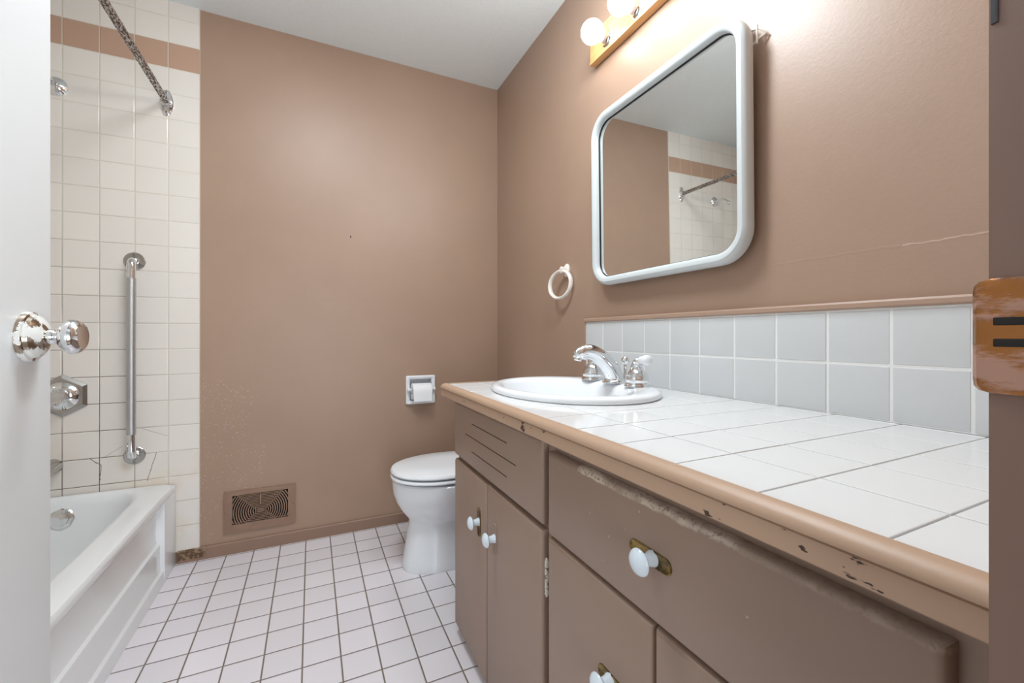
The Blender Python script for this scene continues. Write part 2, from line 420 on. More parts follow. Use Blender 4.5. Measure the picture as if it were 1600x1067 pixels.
obj('door_knob', t, 'chrome', door, 'round chrome door knob')
for z in (.25, 1.05, 1.8):
    t = bmesh.new(); box(t, (-.3895, .1045, z), (-.3868, .155, z+.09), .0005); lathe(t, (-.3885, .112, z), (0, 0, 1), [(0, .005), (.09, .005)], 12)
    obj('hinge', t, 'steel', door)

# ================================================================== strike plate and strip on the jamb
sp = thing('strike_plate', (JX, .08, .957), 'worn copper coloured strike plate on the brown door jamb', 'strike plate')
poly = [(JX+.001, .056), (JX-.0025, .056), (JX-.0028, .095), (JX-.003, .103), (JX-.0022, .1075), (JX+.001, .1100), (JX+.004, .1105), (JX+.006, .1085), (JX+.003, .1075), (JX+.001, .104)]
prof = [(.9585, -.006), (.9595, -.0025), (.962, -.0005), (.966, 0), (1.016, 0), (1.020, -.0005), (1.0225, -.0025), (1.0235, -.006)]
t = bmesh.new(); rings = []
for z, dy in prof: rings.append([Vector((x, y+(dy if y > .1 else (-dy if y < .06 else 0)), z)) for x, y in poly])
loft(t, rings)
obj('plate', t, 'strike', sp)
for z in (.985, .997):
    t = bmesh.new(); box(t, (JX-.0036, .060, z), (JX-.0026, .1005, z+.0045), .0006); obj('slot', t, 'dark', sp, 'dark slot in the strike plate')
tag(obj('metal_strip', B((JX-.0012, .0992, 1.169), (JX+.0005, .1022, 1.30), .0004), 'dark_metal'), 'narrow grey metal strip high on the right door jamb edge', 'strip')

# ================================================================== bathtub
tub = thing('bathtub', (-.9, 1.53, 0), 'white enamel bathtub with stepped front apron under the cream tiled wall', 'bathtub')
TX0, TX1, TY0, TY1, TZ = XL+.003, -.528, YFOOT+.003, YB-.008, .358
def ang_ring(cx, cy, hx, hy, p, z, n=112, off=(0, 0)):
    out = []
    for k in range(n):
        a = 2*math.pi*(k+.5)/n; c, s = math.cos(a), math.sin(a)
        r = (abs(c/hx)**p+abs(s/hy)**p)**(-1/p)
        out.append(Vector((cx+off[0]+r*c, cy+off[1]+r*s, z)))
    return out
cx, cy, hx, hy = (TX0+TX1)/2, (TY0+TY1)/2, (TX1-TX0)/2, (TY1-TY0)/2
bx = (-.622-1.235)/2; bhx = (1.235-.622)/2; by = (2.252+.88)/2; bhy = (2.252-.88)/2
t = bmesh.new()
def perim(inset, z, r=.012):
    """rounded rectangle of the rim sampled by angle"""
    pts = []
    for k in range(112):
        a = 2*math.pi*(k+.5)/112; c, s = math.cos(a), math.sin(a); X, Y = hx-inset, hy-inset
        q = min(X/abs(c) if c else 9, Y/abs(s) if s else 9); px, py = q*c, q*s
        pts.append(Vector((cx+px, cy+py, z)))
    return pts
loft(t, [perim(.02, TZ-.035), perim(.004, TZ-.032), perim(0, TZ-.020), perim(.001, TZ-.010), perim(.006, TZ-.003), perim(.014, TZ),
     ang_ring(bx, by, bhx+.02, bhy+.014, 7, TZ+.001), ang_ring(bx, by, bhx+.008, bhy+.006, 7, TZ-.002), ang_ring(bx, by, bhx-.002, bhy-.002, 7, TZ-.012), ang_ring(bx, by, bhx-.012, bhy-.008, 7, TZ-.04),
     ang_ring(bx, by, bhx-.045, bhy-.04, 5.5, .16), ang_ring(bx, by, bhx-.06, bhy-.085, 4, .085), ang_ring(bx, by, bhx-.095, bhy-.13, 3.5, .06), ang_ring(bx, by, .05, .25, 2, .055)], False, True)
obj('basin', t, 'enamel', tub)
# apron: profile runs the length, flush panels at both ends
t = bmesh.new()
pr = [(-.542, TZ-.028), (-.562, TZ-.045), (-.562, .172), (-.558, .163), (-.549, .158), (-.548, .150), (-.549, .064), (-.546, .054), (-.537, .048), (-.536, .040), (-.534, 0), (-.575, 0), (-.60, .1), (-.60, TZ-.028)]
prism(t, pr, 1, TY0+.15, 2.135)
for a, b in ((TY0, TY0+.152), (2.133, TY1)):
    box(t, (-.60, a, 0), (-.533, b, TZ-.026), .004)
obj('apron', t, 'enamel', tub)
ov = lathe(bmesh.new(), (-.878, 2.236, .280), (0, -1, .18), [(-.02, .040), (.004, .040), (.007, .036), (.008, .026), (.013, .024), (.014, 0)], 8)
obj('overflow_plate', ov, 'chrome', tub, 'octagonal chrome overflow plate')
obj('drain', lathe(bmesh.new(), (-.94, 2.0, .054), (0, 0, 1), [(0, .03), (.004, .03), (.006, .024), (.005, 0)], 24), 'chrome', tub, 'chrome drain')

# ================================================================== wall fittings around the tub
YT = YB-.006
sv = thing('tub_spout', (-.925, YT, .46), 'dull metal tub spout low on the cream tiles', 'spout')
t = bmesh.new(); tube(t, [(-.925, YT, .475), (-.925, YT-.02, .475), (-.925, YT-.06, .473), (-.925, YT-.10, .468), (-.925, YT-.125, .462), (-.925, YT-.138, .455)], [.030, .030, .030, .029, .026, .016], 24)
obj('body', t, 'dull', sv)
obj('outlet', lathe(bmesh.new(), (-.925, YT-.112, .452), (0, 0, -1), [(0, .02), (.020, .017), (.022, .0)], 20), 'dull', sv)
tv = thing('tub_valve', (-.895, YT, .67), 'hexagonal chrome tub valve with clear knob on the tiles', 'valve')
hexa = lambda r: [(-.895+r*math.sin(R(60*k)), .753+r*math.cos(R(60*k))) for k in range(6)]
t = bmesh.new()
loft(t, [[Vector((x, YT, z)) for x, z in hexa(.085)], [Vector((x, YT-.005, z)) for x, z in hexa(.085)], [Vector((x, YT-.013, z)) for x, z in hexa(.072)], [Vector((x, YT-.013, z)) for x, z in hexa(.03)]])
obj('escutcheon', t, 'dull', tv)
t = lathe(bmesh.new(), (-.895, YT-.010, .753), (0, -1, 0), [(0, .056), (.006, .055), (.014, .047), (.020, .036), (.022, .030), (.040, .029), (.042, .022), (.050, .02)], 36)
obj('dome', t, 'chrome', tv)
t = lathe(bmesh.new(), (-.895, YT-.055, .753), (0, -1, 0), [(0, .022), (.004, .027), (.014, .031), (.030, .031), (.038, .027), (.040, .016), (.038, 0)], 10)
obj('knob', t, 'acrylic', tv, 'clear faceted knob', 12)
sa = thing('shower_pipe_fitting', (-.915, YT, 1.95), 'short chrome shower arm with bare end high on the tiles', 'shower arm')
obj('flange', lathe(bmesh.new(), (-.915, YT, 1.98), (0, -1, 0), [(0, .036), (.004, .036), (.010, .030), (.018, .018), (.02, .012)], 32), 'chrome', sa)
t = bmesh.new(); tube(t, bez([(-.915, YT-.01, 1.98), (-.915, YT-.05, 1.982), (-.915, YT-.085, 1.972), (-.915, YT-.115, 1.945), (-.915, YT-.128, 1.93)], 5), .0107, 16)
lathe(t, (-.915, YT-.110, 1.950), (0, -.72, -.69), [(0, .014), (.018, .014), (.024, .011)], 16)
obj('pipe', t, 'chrome', sa)
# shower rod
sr = thing('shower_rod', (-.564, YT, 1.94), 'rusty speckled chrome shower curtain rod above the tub edge', 'shower rod')
t = bmesh.new(); tube(t, [(-.564, y, 1.997) for y in [YT-.004-i*(YT-YFOOT-.008)/12 for i in range(13)]], .0125, 20)
obj('rod', t, 'rust_rod', sr)
for y, s in ((YT, -1), (YFOOT, 1)):
    t = bmesh.new()
    sh = [(0, .056), (.010, .052), (.019, .030), (.0225, .012), (.0225, -.012), (.019, -.030), (.010, -.052), (0, -.056), (-.010, -.052), (-.019, -.030), (-.0225, -.012), (-.0225, .012), (-.019, .030), (-.010, .052)]
    loft(t, [[Vector((-.564+a*q, y+s*h, 1.995+b*q)) for a, b in sh] for h, q in ((0, 1), (.005, 1), (.009, .86))])
    lathe(t, (-.564, y, 1.997), (0, s, 0), [(0, .021), (.022, .0195), (.024, .013)], 24)
    fl = obj('flange', t, 'chrome', sr, 'chrome wall flange')
    for dz in (-.042, .042):
        obj('screw', lathe(bmesh.new(), (-.564, y+s*.008, 1.995+dz), (0, s, 0), [(0, .005), (.002, .0045), (.003, .002)], 12), 'steel', fl)
# grab bar
gb = thing('grab_bar', (-.678, YT, .455), 'vertical chrome grab bar screwed to the cream tiles', 'grab bar')
gx, g0, g1, st = -.673, .490, 1.305, .036
pts = [(gx, YT-.004, g1)]+[(gx, YT-st+.045*(1-math.sin(R(a)))-.0, g1-.045*(1-math.cos(R(a)))) for a in (0, 20, 40, 60, 80, 90)]
pts = [(gx, YT-.003, g1), (gx, YT-.012, g1)]+[(gx, YT-.012-.026*math.sin(R(a)), g1-.026*(1-math.cos(R(a)))) for a in (15, 30, 45, 60, 75, 90)]
low = [(gx, y, g0+g1-z) for _, y, z in reversed(pts)]
def seg(lst): t = bmesh.new(); tube(t, lst, .0155, 24); return t
mid0, mid1 = pts[-1][2]-.05, low[0][2]+.07
obj('end_bend', seg(pts+[(gx, pts[-1][1], mid0)]), 'chrome', gb, 'polished upper bend')
obj('bar', seg([(gx, pts[-1][1], mid0+.001), (gx, pts[-1][1], (mid0+mid1)/2), (gx, pts[-1][1], mid1-.001)]), 'knurl', gb, 'satin knurled grip')
obj('end_bend', seg([(gx, pts[-1][1], mid1)]+low), 'chrome', gb, 'polished lower bend')
for z in (g1, g0):
    fl = obj('flange', lathe(bmesh.new(), (gx, YT, z), (0, -1, 0), [(0, .037), (.003, .037), (.0045, .035), (.005, .020), (.008, .0165)], 32), 'dull', gb)
    for k in range(3):
        a = R(90+120*k) if z > 1 else R(-90+120*k)
        obj('screw', lathe(bmesh.new(), (gx+.027*math.cos(a), YT-.004, z+.027*math.sin(a)), (0, -1, 0), [(0, .0055), (.003, .005), (.005, .0025)], 12), 'steel', fl)

# ================================================================== floor-level vent
vt = thing('vent_grille', (VX, YB, .096), 'brown painted metal vent grille low on the back wall', 'vent')
vy = YB
pw, ph = .145, .093
oc = (VX, .180)                                # pattern centre
OX, Z0, Z1 = .113, -.050, .082
t = wall_with_holes(vy-.009, vy-.0005, VX-pw, VX+pw, VZ-ph, VZ+ph, [(oc[0]-OX, oc[0]+OX, oc[1]+Z0, oc[1]+Z1)])
obj('plate', t, 'baseboard', vt)
t = bmesh.new()
def rib(pts, wd=.0042):
    if len(pts) < 2: return
    rings = []
    for i, (x, z) in enumerate(pts):
        a = pts[max(0, i-1)]; b = pts[min(len(pts)-1, i+1)]; d = Vector((b[0]-a[0], b[1]-a[1])).normalized(); nx, nz = -d.y*wd/2, d.x*wd/2
        rings.append([Vector((oc[0]+x+nx, vy-.0085, oc[1]+z+nz)), Vector((oc[0]+x-nx, vy-.0085, oc[1]+z-nz)), Vector((oc[0]+x-nx, vy-.0005, oc[1]+z-nz)), Vector((oc[0]+x+nx, vy-.0005, oc[1]+z+nz))])
    loft(t, rings)
inb = lambda x, z: abs(x) <= OX and Z0 <= z <= Z1
for k in range(1, 13):
    r = .0095*k; dz = r*math.sin(R(44)); w_ = r*math.cos(R(44))
    for s in (1, -1):
        run = []
        for a in range(-44, 45, 4):
            p = (s*(.012+r*math.cos(R(a))), r*math.sin(R(a))*1.06)
            if inb(*p): run.append(p)
            else: rib(run); run = []
        rib(run)
        zz = s*dz*1.06
        if Z0 < zz < Z1: rib([(-.012-w_, zz), (.012+w_, zz)] if .012+w_ < OX else [(-OX, zz), (OX, zz)], .0030)
for zz in (-.0035, 0, .0035): rib([(-.017, zz), (.017, zz)], .0018)
for sx, sz in ((1, 1), (-1, 1), (1, -1), (-1, -1)):
    L = (Z1 if sz > 0 else -Z0)/math.tan(R(45.5)) ; rib([(sx*.012, 0), (sx*(.012+L), sz*(Z1 if sz > 0 else -Z0))], .004)
obj('slats', t, 'baseboard', vt)
t = bmesh.new(); c = ((oc[0]-.118, .121), (oc[0]+.118, .271))
for f in (((c[0][0], vy+.04, c[0][1]), (c[1][0], vy+.042, c[1][1])),): box(t, *f)
obj('duct', t, 'dark', vt, 'dark duct behind the slats')
t = bmesh.new(); box(t, (oc[0]-.003, vy-.016, oc[1]+.030), (oc[0]+.003, vy-.006, oc[1]+.075), .002)
obj('lever', t, 'baseboard', vt)
for s in (-1, 1): obj('screw', lathe(bmesh.new(), (VX+s*.136, vy-.0085, VZ), (0, -1, 0), [(0, .004), (.0015, .004), (.003, .001)], 12), 'baseboard', vt)

# ================================================================== paper holder and roll
th = thing('toilet_paper_holder', (TPX, YB, TPZ-.076), 'square white recessed toilet paper holder on the brown back wall', 'paper holder')
t = bmesh.new()
def sq(h, y, r): return [Vector((a, y, b)) for a, b in rrect(TPX, TPZ, h*1.03, h, r, 5)]
loft(t, [sq(.0765, YB-.0005, .008), sq(.0765, YB-.012, .008), sq(.073, YB-.016, .008), sq(.066, YB-.016, .006), sq(.0575, YB-.010, .004), sq(.056, YB+.02, .004), sq(.054, YB+.045, .006)], False, True)
obj('recess', t, 'seat', th)
for s in (-1, 1):
    t = bmesh.new(); lathe(t, (TPX+s*.0755, YB-.030, TPZ+.004), (-s, 0, 0), [(0, .007), (.003, .0105), (.010, .0105), (.0125, .006), (.020, .006)], 18)
    box(t, (min(TPX+s*.060, TPX+s*.074), YB-.030, TPZ-.006), (max(TPX+s*.060, TPX+s*.074), YB-.012, TPZ+.014), .003)
    obj('bracket', t, 'seat', th)
obj('roller', lathe(bmesh.new(), (TPX-.055, YB-.030, TPZ+.004), (1, 0, 0), [(0, .006), (.11, .006)], 16), 'plastic', th)
rz, ryy, rr = TPZ-.006, YB-.030, .043
rl = thing('toilet_paper_roll', (TPX-.002, ryy, rz-rr), 'white toilet paper roll in the square wall holder', 'toilet paper')
t = bmesh.new(); n = 40; prof = [(-.0495, .0185), (-.0505, .020), (-.0505, rr-.002), (-.0485, rr), (.0485, rr), (.0505, rr-.002), (.0505, .020), (.0495, .0185), (-.0495, .0185)]
loft(t, [[Vector((TPX-.002+h, ryy+r*math.cos(2*math.pi*k/n), rz+r*math.sin(2*math.pi*k/n))) for k in range(n)] for h, r in prof], False, False)
obj('paper', t, 'paper', rl)
t = bmesh.new(); rings = []
for y, z in ((ryy-rr-.0003, rz), (ryy-rr-.0006, rz-.02), (ryy-rr, rz-.05)):
    rings.append([Vector((TPX-.050, y, z)), Vector((TPX+.046, y, z)), Vector((TPX+.046, y+.0006, z)), Vector((TPX-.050, y+.0006, z))])
loft(t, rings); obj('loose_sheet', t, 'paper', rl)

# ================================================================== toilet
TY = 1.845
to = thing('toilet', (.60, TY, 0), 'white toilet with closed lid between vanity and back wall', 'toilet')
def egg(x0, x1, b, z, p=2.0, n=64, front=.52):
    """outline from x0 (front) to x1, half width b, widest at 'front' fraction"""
    xm = x0+(x1-x0)*front; out = []
    for k in range(n):
        a = 2*math.pi*k/n; c, s = math.cos(a), math.sin(a)
        L = (xm-x0) if c < 0 else (x1-xm)
        out.append(Vector((xm+L*math.copysign(abs(c)**(2/p), c), TY+b*math.copysign(abs(s)**(2/p), s), z)))
    return out
t = bmesh.new()
loft(t, [egg(.352, .74, .118, 0, 2.5), egg(.350, .74, .119, .008, 2.5), egg(.357, .735, .114, .03, 2.5), egg(.368, .72, .107, .10, 2.4), egg(.378, .70, .102, .17, 2.3), egg(.382, .69, .101, .198, 2.3), egg(.379, .69, .104, .208, 2.3),
     egg(.364, .70, .118, .224, 2.2), egg(.345, .74, .138, .250, 2.1), egg(.326, .78, .158, .285, 2.1), egg(.314, .80, .172, .322, 2.1), egg(.311, .81, .180, .362, 2.1), egg(.311, .81, .181, .372, 2.1), egg(.318, .80, .176, .3775, 2.1)])
# trapway bulge at the back
loft(t, [[p+Vector((0, 0, 0)) for p in egg(.50, .84, .085, 0, 2.6)], egg(.52, .85, .08, .12, 2.4), egg(.52, .90, .105, .22, 2.4), egg(.56, .93, .15, .33, 2.6), egg(.56, .93, .16, .376, 2.8)])
obj('bowl', t, 'porcelain', to)
t = bmesh.new(); loft(t, [egg(.310, .76, .176, .3845, 2.15), egg(.304, .76, .182, .388, 2.15), egg(.303, .76, .184, .393, 2.15), egg(.307, .76, .181, .400, 2.15)])
obj('seat', t, 'seat', to)
t = bmesh.new(); loft(t, [egg(.314, .765, .173, .4055, 2.15), egg(.306, .765, .180, .408, 2.15), egg(.304, .765, .183, .414, 2.15), egg(.309, .76, .179, .422, 2.15), egg(.325, .745, .166, .4265, 2.15), egg(.43, .65, .08, .4290, 2.1)])
obj('lid', t, 'seat', to)
for s in (-1, 1):
    obj('lid_hinge', lathe(bmesh.new(), (.765, TY+s*.07-.02, .398), (0, 1, 0), [(0, .011), (.04, .011)], 14), 'seat', to)
t = bmesh.new(); loft(t, [[Vector((a, b, z)) for a, b in rrect(.872, TY, hx_, hy_, .035, 6)] for z, hx_, hy_ in ((.372, .085, .20), (.39, .09, .21), (.55, .096, .225), (.70, .098, .23))])
obj('tank', t, 'porcelain', to)
t = bmesh.new(); loft(t, [[Vector((a, b, z)) for a, b in rrect(.868, TY, hx_, hy_, .035, 6)] for z, hx_, hy_ in ((.7005, .104, .236), (.715, .108, .24), (.732, .107, .239), (.74, .10, .232))])
obj('tank_lid', t, 'porcelain', to)
t = lathe(bmesh.new(), (.776, TY-.16, .655), (-1, 0, 0), [(-.005, .012), (.008, .012), (.01, .009)], 16); tube(t, [(.768, TY-.16, .655), (.762, TY-.13, .652), (.762, TY-.09, .648)], [.005, .0055, .0065], 12)
obj('flush_lever', t, 'chrome', to, 'chrome flush lever')

# ================================================================== vanity cabinet
XD, XF = .432, .450                           # door face, face-frame
VY0, VY1 = .108, 1.372
va = thing('vanity_cabinet', (.7, .74, 0), 'brown painted vanity cabinet with doors and worn wide drawer', 'cabinet')
t = bmesh.new()
for y0, y1 in ((VY0, .150), (.745, .772), (1.335, VY1)): box(t, (XF, y0, 0), (XF+.02, y1, .7865), .0008, 1)
for z0, z1 in ((.748, .7860), (.565, .612), (.002, .055)): box(t, (XF+.0006, VY0+.0006, z0), (XF+.0194, VY1-.0006, z1), .0008, 1)
box(t, (XF+.0003, .435, .003), (XF+.0197, .47, .6), .0008, 1)
for lo, hi in (((XF+.0010, VY1-.018, .001), (XR-.013, VY1-.0003, .785)), ((XF+.0010, VY0+.0003, .001), (XR-.002, VY0+.018, .785)), ((XF+.021, VY0+.02, .055), (XR-.013, VY1-.02, .072))):
    box(t, lo, hi, .0008, 1)
obj('body', t, 'cab', va)
def panel(y0, y1, z0, z1, bev=.006):
    t = bmesh.new(); r = lambda i, x: [Vector((x, a, b)) for a, b in ((y0+i, z0+i), (y1-i, z0+i), (y1-i, z1-i), (y0+i, z1-i))]
    loft(t, [r(0, XF-.0004), r(0, XD+.008), r(.0015, XD+.0045), r(.004, XD+.0015), r(.008, XD)])
    return t
ff = panel(.772, 1.364, .597, .773)
f_o = obj('false_drawer_front', ff, 'cab', va, 'drawer front with three thin slots')
for ya, yb, z in ((.945, 1.195, .7285), (.893, 1.252, .6875), (.945, 1.195, .6455)):
    obj('slot', B((XD-.0006, ya, z-.0011), (XD+.003, yb, z+.0011), .0003, 1), 'dark', f_o, 'thin dark slot')
def knob(parent, y, z, hx_=.0185):
    t = lathe(bmesh.new(), (XD-.0008, y, z), (-1, 0, 0), [(0, .0115), (.003, .0110), (.009, .0088), (.016, .0085), (.019, .0115), (.0215, .0165), (.024, hx_), (.0265, .0178), (.030, .0145), (.033, .008), (.034, 0)], 36)
    return obj('knob', t, 'ceramic', parent, 'white ceramic knob')
def plate(parent, y, z, horiz, mat='brass', lab='aged brass backplate', L=.041):
    a, b = (L, .0115) if horiz else (.0115, L)
    t = bmesh.new(); loft(t, [[Vector((x, p, q)) for p, q in rrect(y, z, a-i, b-i, .0114-i, 8)] for x, i in ((XD+.0005, 0), (XD-.0016, .0002), (XD-.0024, .0012), (XD-.0016, .0026), (XD-.0012, .0034))])
    return obj('backplate', t, mat, parent, lab)
dr = obj('drawer', panel(.148, .747, .589, .757, .008), 'drawer', va, 'wide drawer with a worn pale top edge')
plate(dr, .458, .680, True); knob(dr, .452, .680)
d1 = obj('door', panel(1.0785, 1.364, .035, .583), 'cab', va)
plate(d1, 1.1325, .461, False); knob(d1, 1.134, .461)
d2 = obj('door', panel(.772, 1.0765, .035, .585), 'cab', va)
plate(d2, 1.0175, .463, False, 'cab', 'backplate painted over in brown'); knob(d2, 1.0185, .463)
d3 = obj('door', panel(.455, .747, .035, .583), 'cab', va)
plate(d3, .535, .441, True); knob(d3, .545, .441)
d4 = obj('door', panel(.148, .451, .035, .583), 'cab', va)
plate(d4, .39, .441, True); knob(d4, .385, .441)
M['hinge'] = two_tone('flaking_cream_hinge', lin(222, 218, 204), lin(120, 98, 70), 90, .52, .6, .4, .4, 0, 0)
def hinge(y, z0, z1):
    t = bmesh.new(); box(t, (XF-.0025, y-.0145, z0), (XF+.0005, y-.002, z1), .0006)
    for k in range(5):
        a = z0+.004+(z1-z0-.008)*k/5; b = z0+.004+(z1-z0-.008)*(k+1)/5
        lathe(t, (XF-.006, y-.0005, a), (0, 0, 1), [(0, .0045), (b-a-.001, .0045)], 12)
    for e, s in ((z0+.004, -1), (z1-.005, 1)): lathe(t, (XF-.006, y-.0005, e), (0, 0, s), [(0, .0035), (.004, .003), (.007, .001)], 10)
    return t
obj('hinge', hinge(.770, .448, .526), 'hinge', d2, 'cream hinge with flaking paint')

# ================================================================== countertop, backsplash
CX0, CY0, CY1, CT = .417, .106, 1.392, .829
SX, SY = .692, 1.058                           # basin centre
ct = thing('countertop', (.7, .75, .79), 'white tiled countertop with chipped tan wooden front edge', 'countertop')
def ellipse(ax, ay, z, n=72, ox=0): return [Vector((SX+ox+ax*math.cos(2*math.pi*k/n), SY+ay*math.sin(2*math.pi*k/n), z)) for k in range(n)]
t = bmesh.new(); box(t, (CX0+.001, CY0, .788), (XR-.002, CY1+.002, CT-.0022))
slab = obj('grout_bed', t, 'counter_grout', None)
bool_cut(slab, loft(bmesh.new(), [[p-slab.location for p in ellipse(.205, .262, .7)], [p-slab.location for p in ellipse(.205, .262, .9)]]))
def tiles_grid(us, vs, gap):
    for u0, u1 in zip(us, us[1:]):
        for v0, v1 in zip(vs, vs[1:]):
            if u1-u0 > .008 and v1-v0 > .008: yield u0+gap, u1-gap, v0+gap, v1-gap
xs = [CX0]+[.5265+.1105*k for k in range(5)]+[XR-.001]
ys = [CY0-.001]+[.1775+.1105*k for k in range(11)]+[CY1+.001]
t = bmesh.new()
for a, b, c, d_ in tiles_grid(xs, ys, .0011):
    box(t, (a, c, CT-.008), (b, d_, CT+random.uniform(-.0002, .0002)), .0013, 2)
tl = obj('tile_surface', t, 'counter_tile', None)
bool_cut(tl, loft(bmesh.new(), [[p-tl.location for p in ellipse(.205, .262, .7)], [p-tl.location for p in ellipse(.205, .262, .9)]]))
for o in (slab, tl):
    wl = o.location.copy(); o.parent = ct; o.location = wl-ct.location
    for p in o.data.polygons: p.use_smooth = False
npf = [(0, .8303), (.008, .8306), (.015, .8288), (.020, .8245), (.0228, .8190), (.0226, .8160), (.0208, .8148), (.0190, .8138), (.0204, .8128), (.0208, .7925), (.0185, .7905), (0, .7905)]
t = bmesh.new(); ex, ey = CX0-.0014, CY1+.0025
path = [((ex, CY0), (-1, 0)), ((ex, ey-.004), (-1, 0))]+[((ex, ey), (-math.cos(R(a)), math.sin(R(a)))) for a in range(0, 91, 15)]+[((ex+.004, ey), (0, 1)), ((XR-.001, ey), (0, 1))]
loft(t, [[Vector((x+nx*dd, y+ny*dd, z)) for dd, z in npf] for (x, y), (nx, ny) in path])
obj('wood_edge', t, 'nosing', ct, 'chipped tan wooden edge')
bs = thing('backsplash', (XR, .75, CT), 'two rows of grey white tiles with brown cap above the countertop', 'backsplash')
t = bmesh.new(); box(t, (XR-.0083, CY0, CT+.0005), (XR-.0003, 1.3895, 1.0445))
obj('grout_bed', t, 'splash_grout', bs)
ys = [CY0]+[.1965+.1085*k for k in range(12)]
ys[-1] = 1.389
t = bmesh.new()
for a, b, c, d_ in tiles_grid(ys, [CT+.0005, .9355, 1.0425], .0022):
    box(t, (XR-.0095+random.uniform(-.0004, .0004), a, c), (XR-.004, b, d_), .0022, 3)
obj('tiles', t, 'splash_tile', bs)
t = bmesh.new(); prism(t, [(XR-.0003, 1.0448), (XR-.013, 1.0448), (XR-.016, 1.048), (XR-.016, 1.056), (XR-.013, 1.060), (XR-.0003, 1.061)], 1, CY0, 1.394)
box(t, (XR-.013, 1.3895, CT), (XR-.0003, 1.394, 1.046), .001)
obj('cap_strip', t, 'trim', bs, 'brown painted wooden cap strip')

# ================================================================== sink and faucet
rings = [ellipse(.2225, .2785, CT+.0005), ellipse(.2255, .2815, CT+.005), ellipse(.2250, .2810, CT+.012), ellipse(.218, .274, CT+.0175), ellipse(.208, .264, CT+.0190)]
def inner(ax, ay, z, ox): return ellipse(ax, ay, z, 72, ox)
rings += [inner(.176, .232, CT+.0175, -.018), inner(.166, .222, CT+.013, -.024), inner(.160, .216, CT+.004, -.027), inner(.152, .206, CT-.03, -.029), inner(.135, .182, CT-.08, -.032), inner(.100, .135, CT-.118, -.035), inner(.05, .065, CT-.130, -.036), inner(.022, .022, CT-.133, -.036)]
out = [inner(.03, .03, CT-.145, -.036), inner(.11, .145, CT-.13, -.033), inner(.15, .20, CT-.08, -.029), inner(.170, .228, CT-.02, -.02), inner(.200, .256, CT-.002, 0)]
t = bmesh.new(); loft(t, list(reversed(out))+[] if False else rings+out[:]+[rings[0]], False, False)
sk = thing('sink', (SX, SY, CT-.145), 'white oval sink set into the white tiled countertop', 'sink')
obj('basin', t, 'porcelain', sk, angle=60)
obj('drain', lathe(bmesh.new(), (SX-.036, SY, CT-.134), (0, 0, 1), [(0, .0218), (.003, .0225), (.004, .018), (.003, 0)], 24), 'chrome', sk, 'chrome drain')

FX, FY, FZ = .842, 1.050, CT+.0190
fa = thing('faucet', (FX, FY, FZ), 'chrome faucet with two handles and white levers on the sink', 'faucet')
t = bmesh.new()
path = bez([(FX+.004, FY, FZ), (FX+.002, FY, FZ+.020), (FX-.012, FY, FZ+.045), (FX-.038, FY, FZ+.071), (FX-.070, FY, FZ+.090), (FX-.102, FY, FZ+.097), (FX-.127, FY, FZ+.090), (FX-.140, FY, FZ+.080)], 6)
N = len(path); rr_ = []
for i in range(N):
    f = i/(N-1)
    rr_.append((.0300*(1-f)**.8+.0145*f) if f < .88 else .0162-.009*((f-.88)/.12)**2)
tube(t, path, rr_, 24, flat=[1.0+.25*max(0, (i/(N-1)-.55)) for i in range(N)])
lathe(t, (FX-.127, FY, FZ+.087), (-.25, 0, -1), [(0, .0115), (.016, .0115), (.018, .0095), (.0185, 0)], 20)
obj('spout', t, 'chrome', fa)
lathe_base = lambda x, y, r: lathe(bmesh.new(), (x, y, FZ-.001), (0, 0, 1), [(0, r), (.003, r), (.006, r*.97), (.009, r*.88), (.012, r*.86), (.013, .0)], 32)
obj('spout_base', lathe_base(FX+.003, FY, .036), 'chrome', fa)
t = bmesh.new(); lathe(t, (FX+.048, FY, FZ), (0, 0, 1), [(0, .008), (.035, .0045), (.054, .0045), (.057, .008), (.061, .0115), (.067, .013), (.073, .0115), (.078, .007), (.0795, 0)], 20)
obj('lift_rod', t, 'chrome', fa)
for s, hy in ((-1, FY-.106), (1, FY+.106)):
    pf = [(0, .031), (.003, .031), (.006, .030), (.009, .0265), (.011, .026), (.013, .0275), (.020, .0285), (.027, .0275), (.030, .0255), (.031, .0270), (.034, .0270), (.036, .0235), (.037, .0235), (.040, .0235), (.042, .0205), (.048, .0165), (.054, .014), (.056, .0)]
    t = lathe(bmesh.new(), (FX, hy, FZ-.001), (0, 0, 1), [(h_, r_*1.16) for h_, r_ in pf], 36)
    tube(t, bez([(FX, hy-s*.004, FZ+.046), (FX, hy-s*.001, FZ+.058), (FX, hy+s*.005, FZ+.068), (FX, hy+s*.013, FZ+.0745)], 5), [.0160]*5+[.0145]*5+[.012]*5+[.0095], 18)
    h = obj('handle', t, 'chrome', fa)
    pts = bez([(FX, hy+s*.008, FZ+.0735), (FX, hy+s*.018, FZ+.0745), (FX, hy+s*.031, FZ+.0755), (FX, hy+s*.045, FZ+.076), (FX, hy+s*.053, FZ+.0763)], 5)
    t = bmesh.new(); tube(t, pts, [.0088+.0005*i for i in range(11)]+[.0141, .0145, .0147, .0146, .0141, .0133, .0120, .0100, .0075, .0035], 20)
    obj('lever', t, 'porcelain', h, 'white ceramic lever')

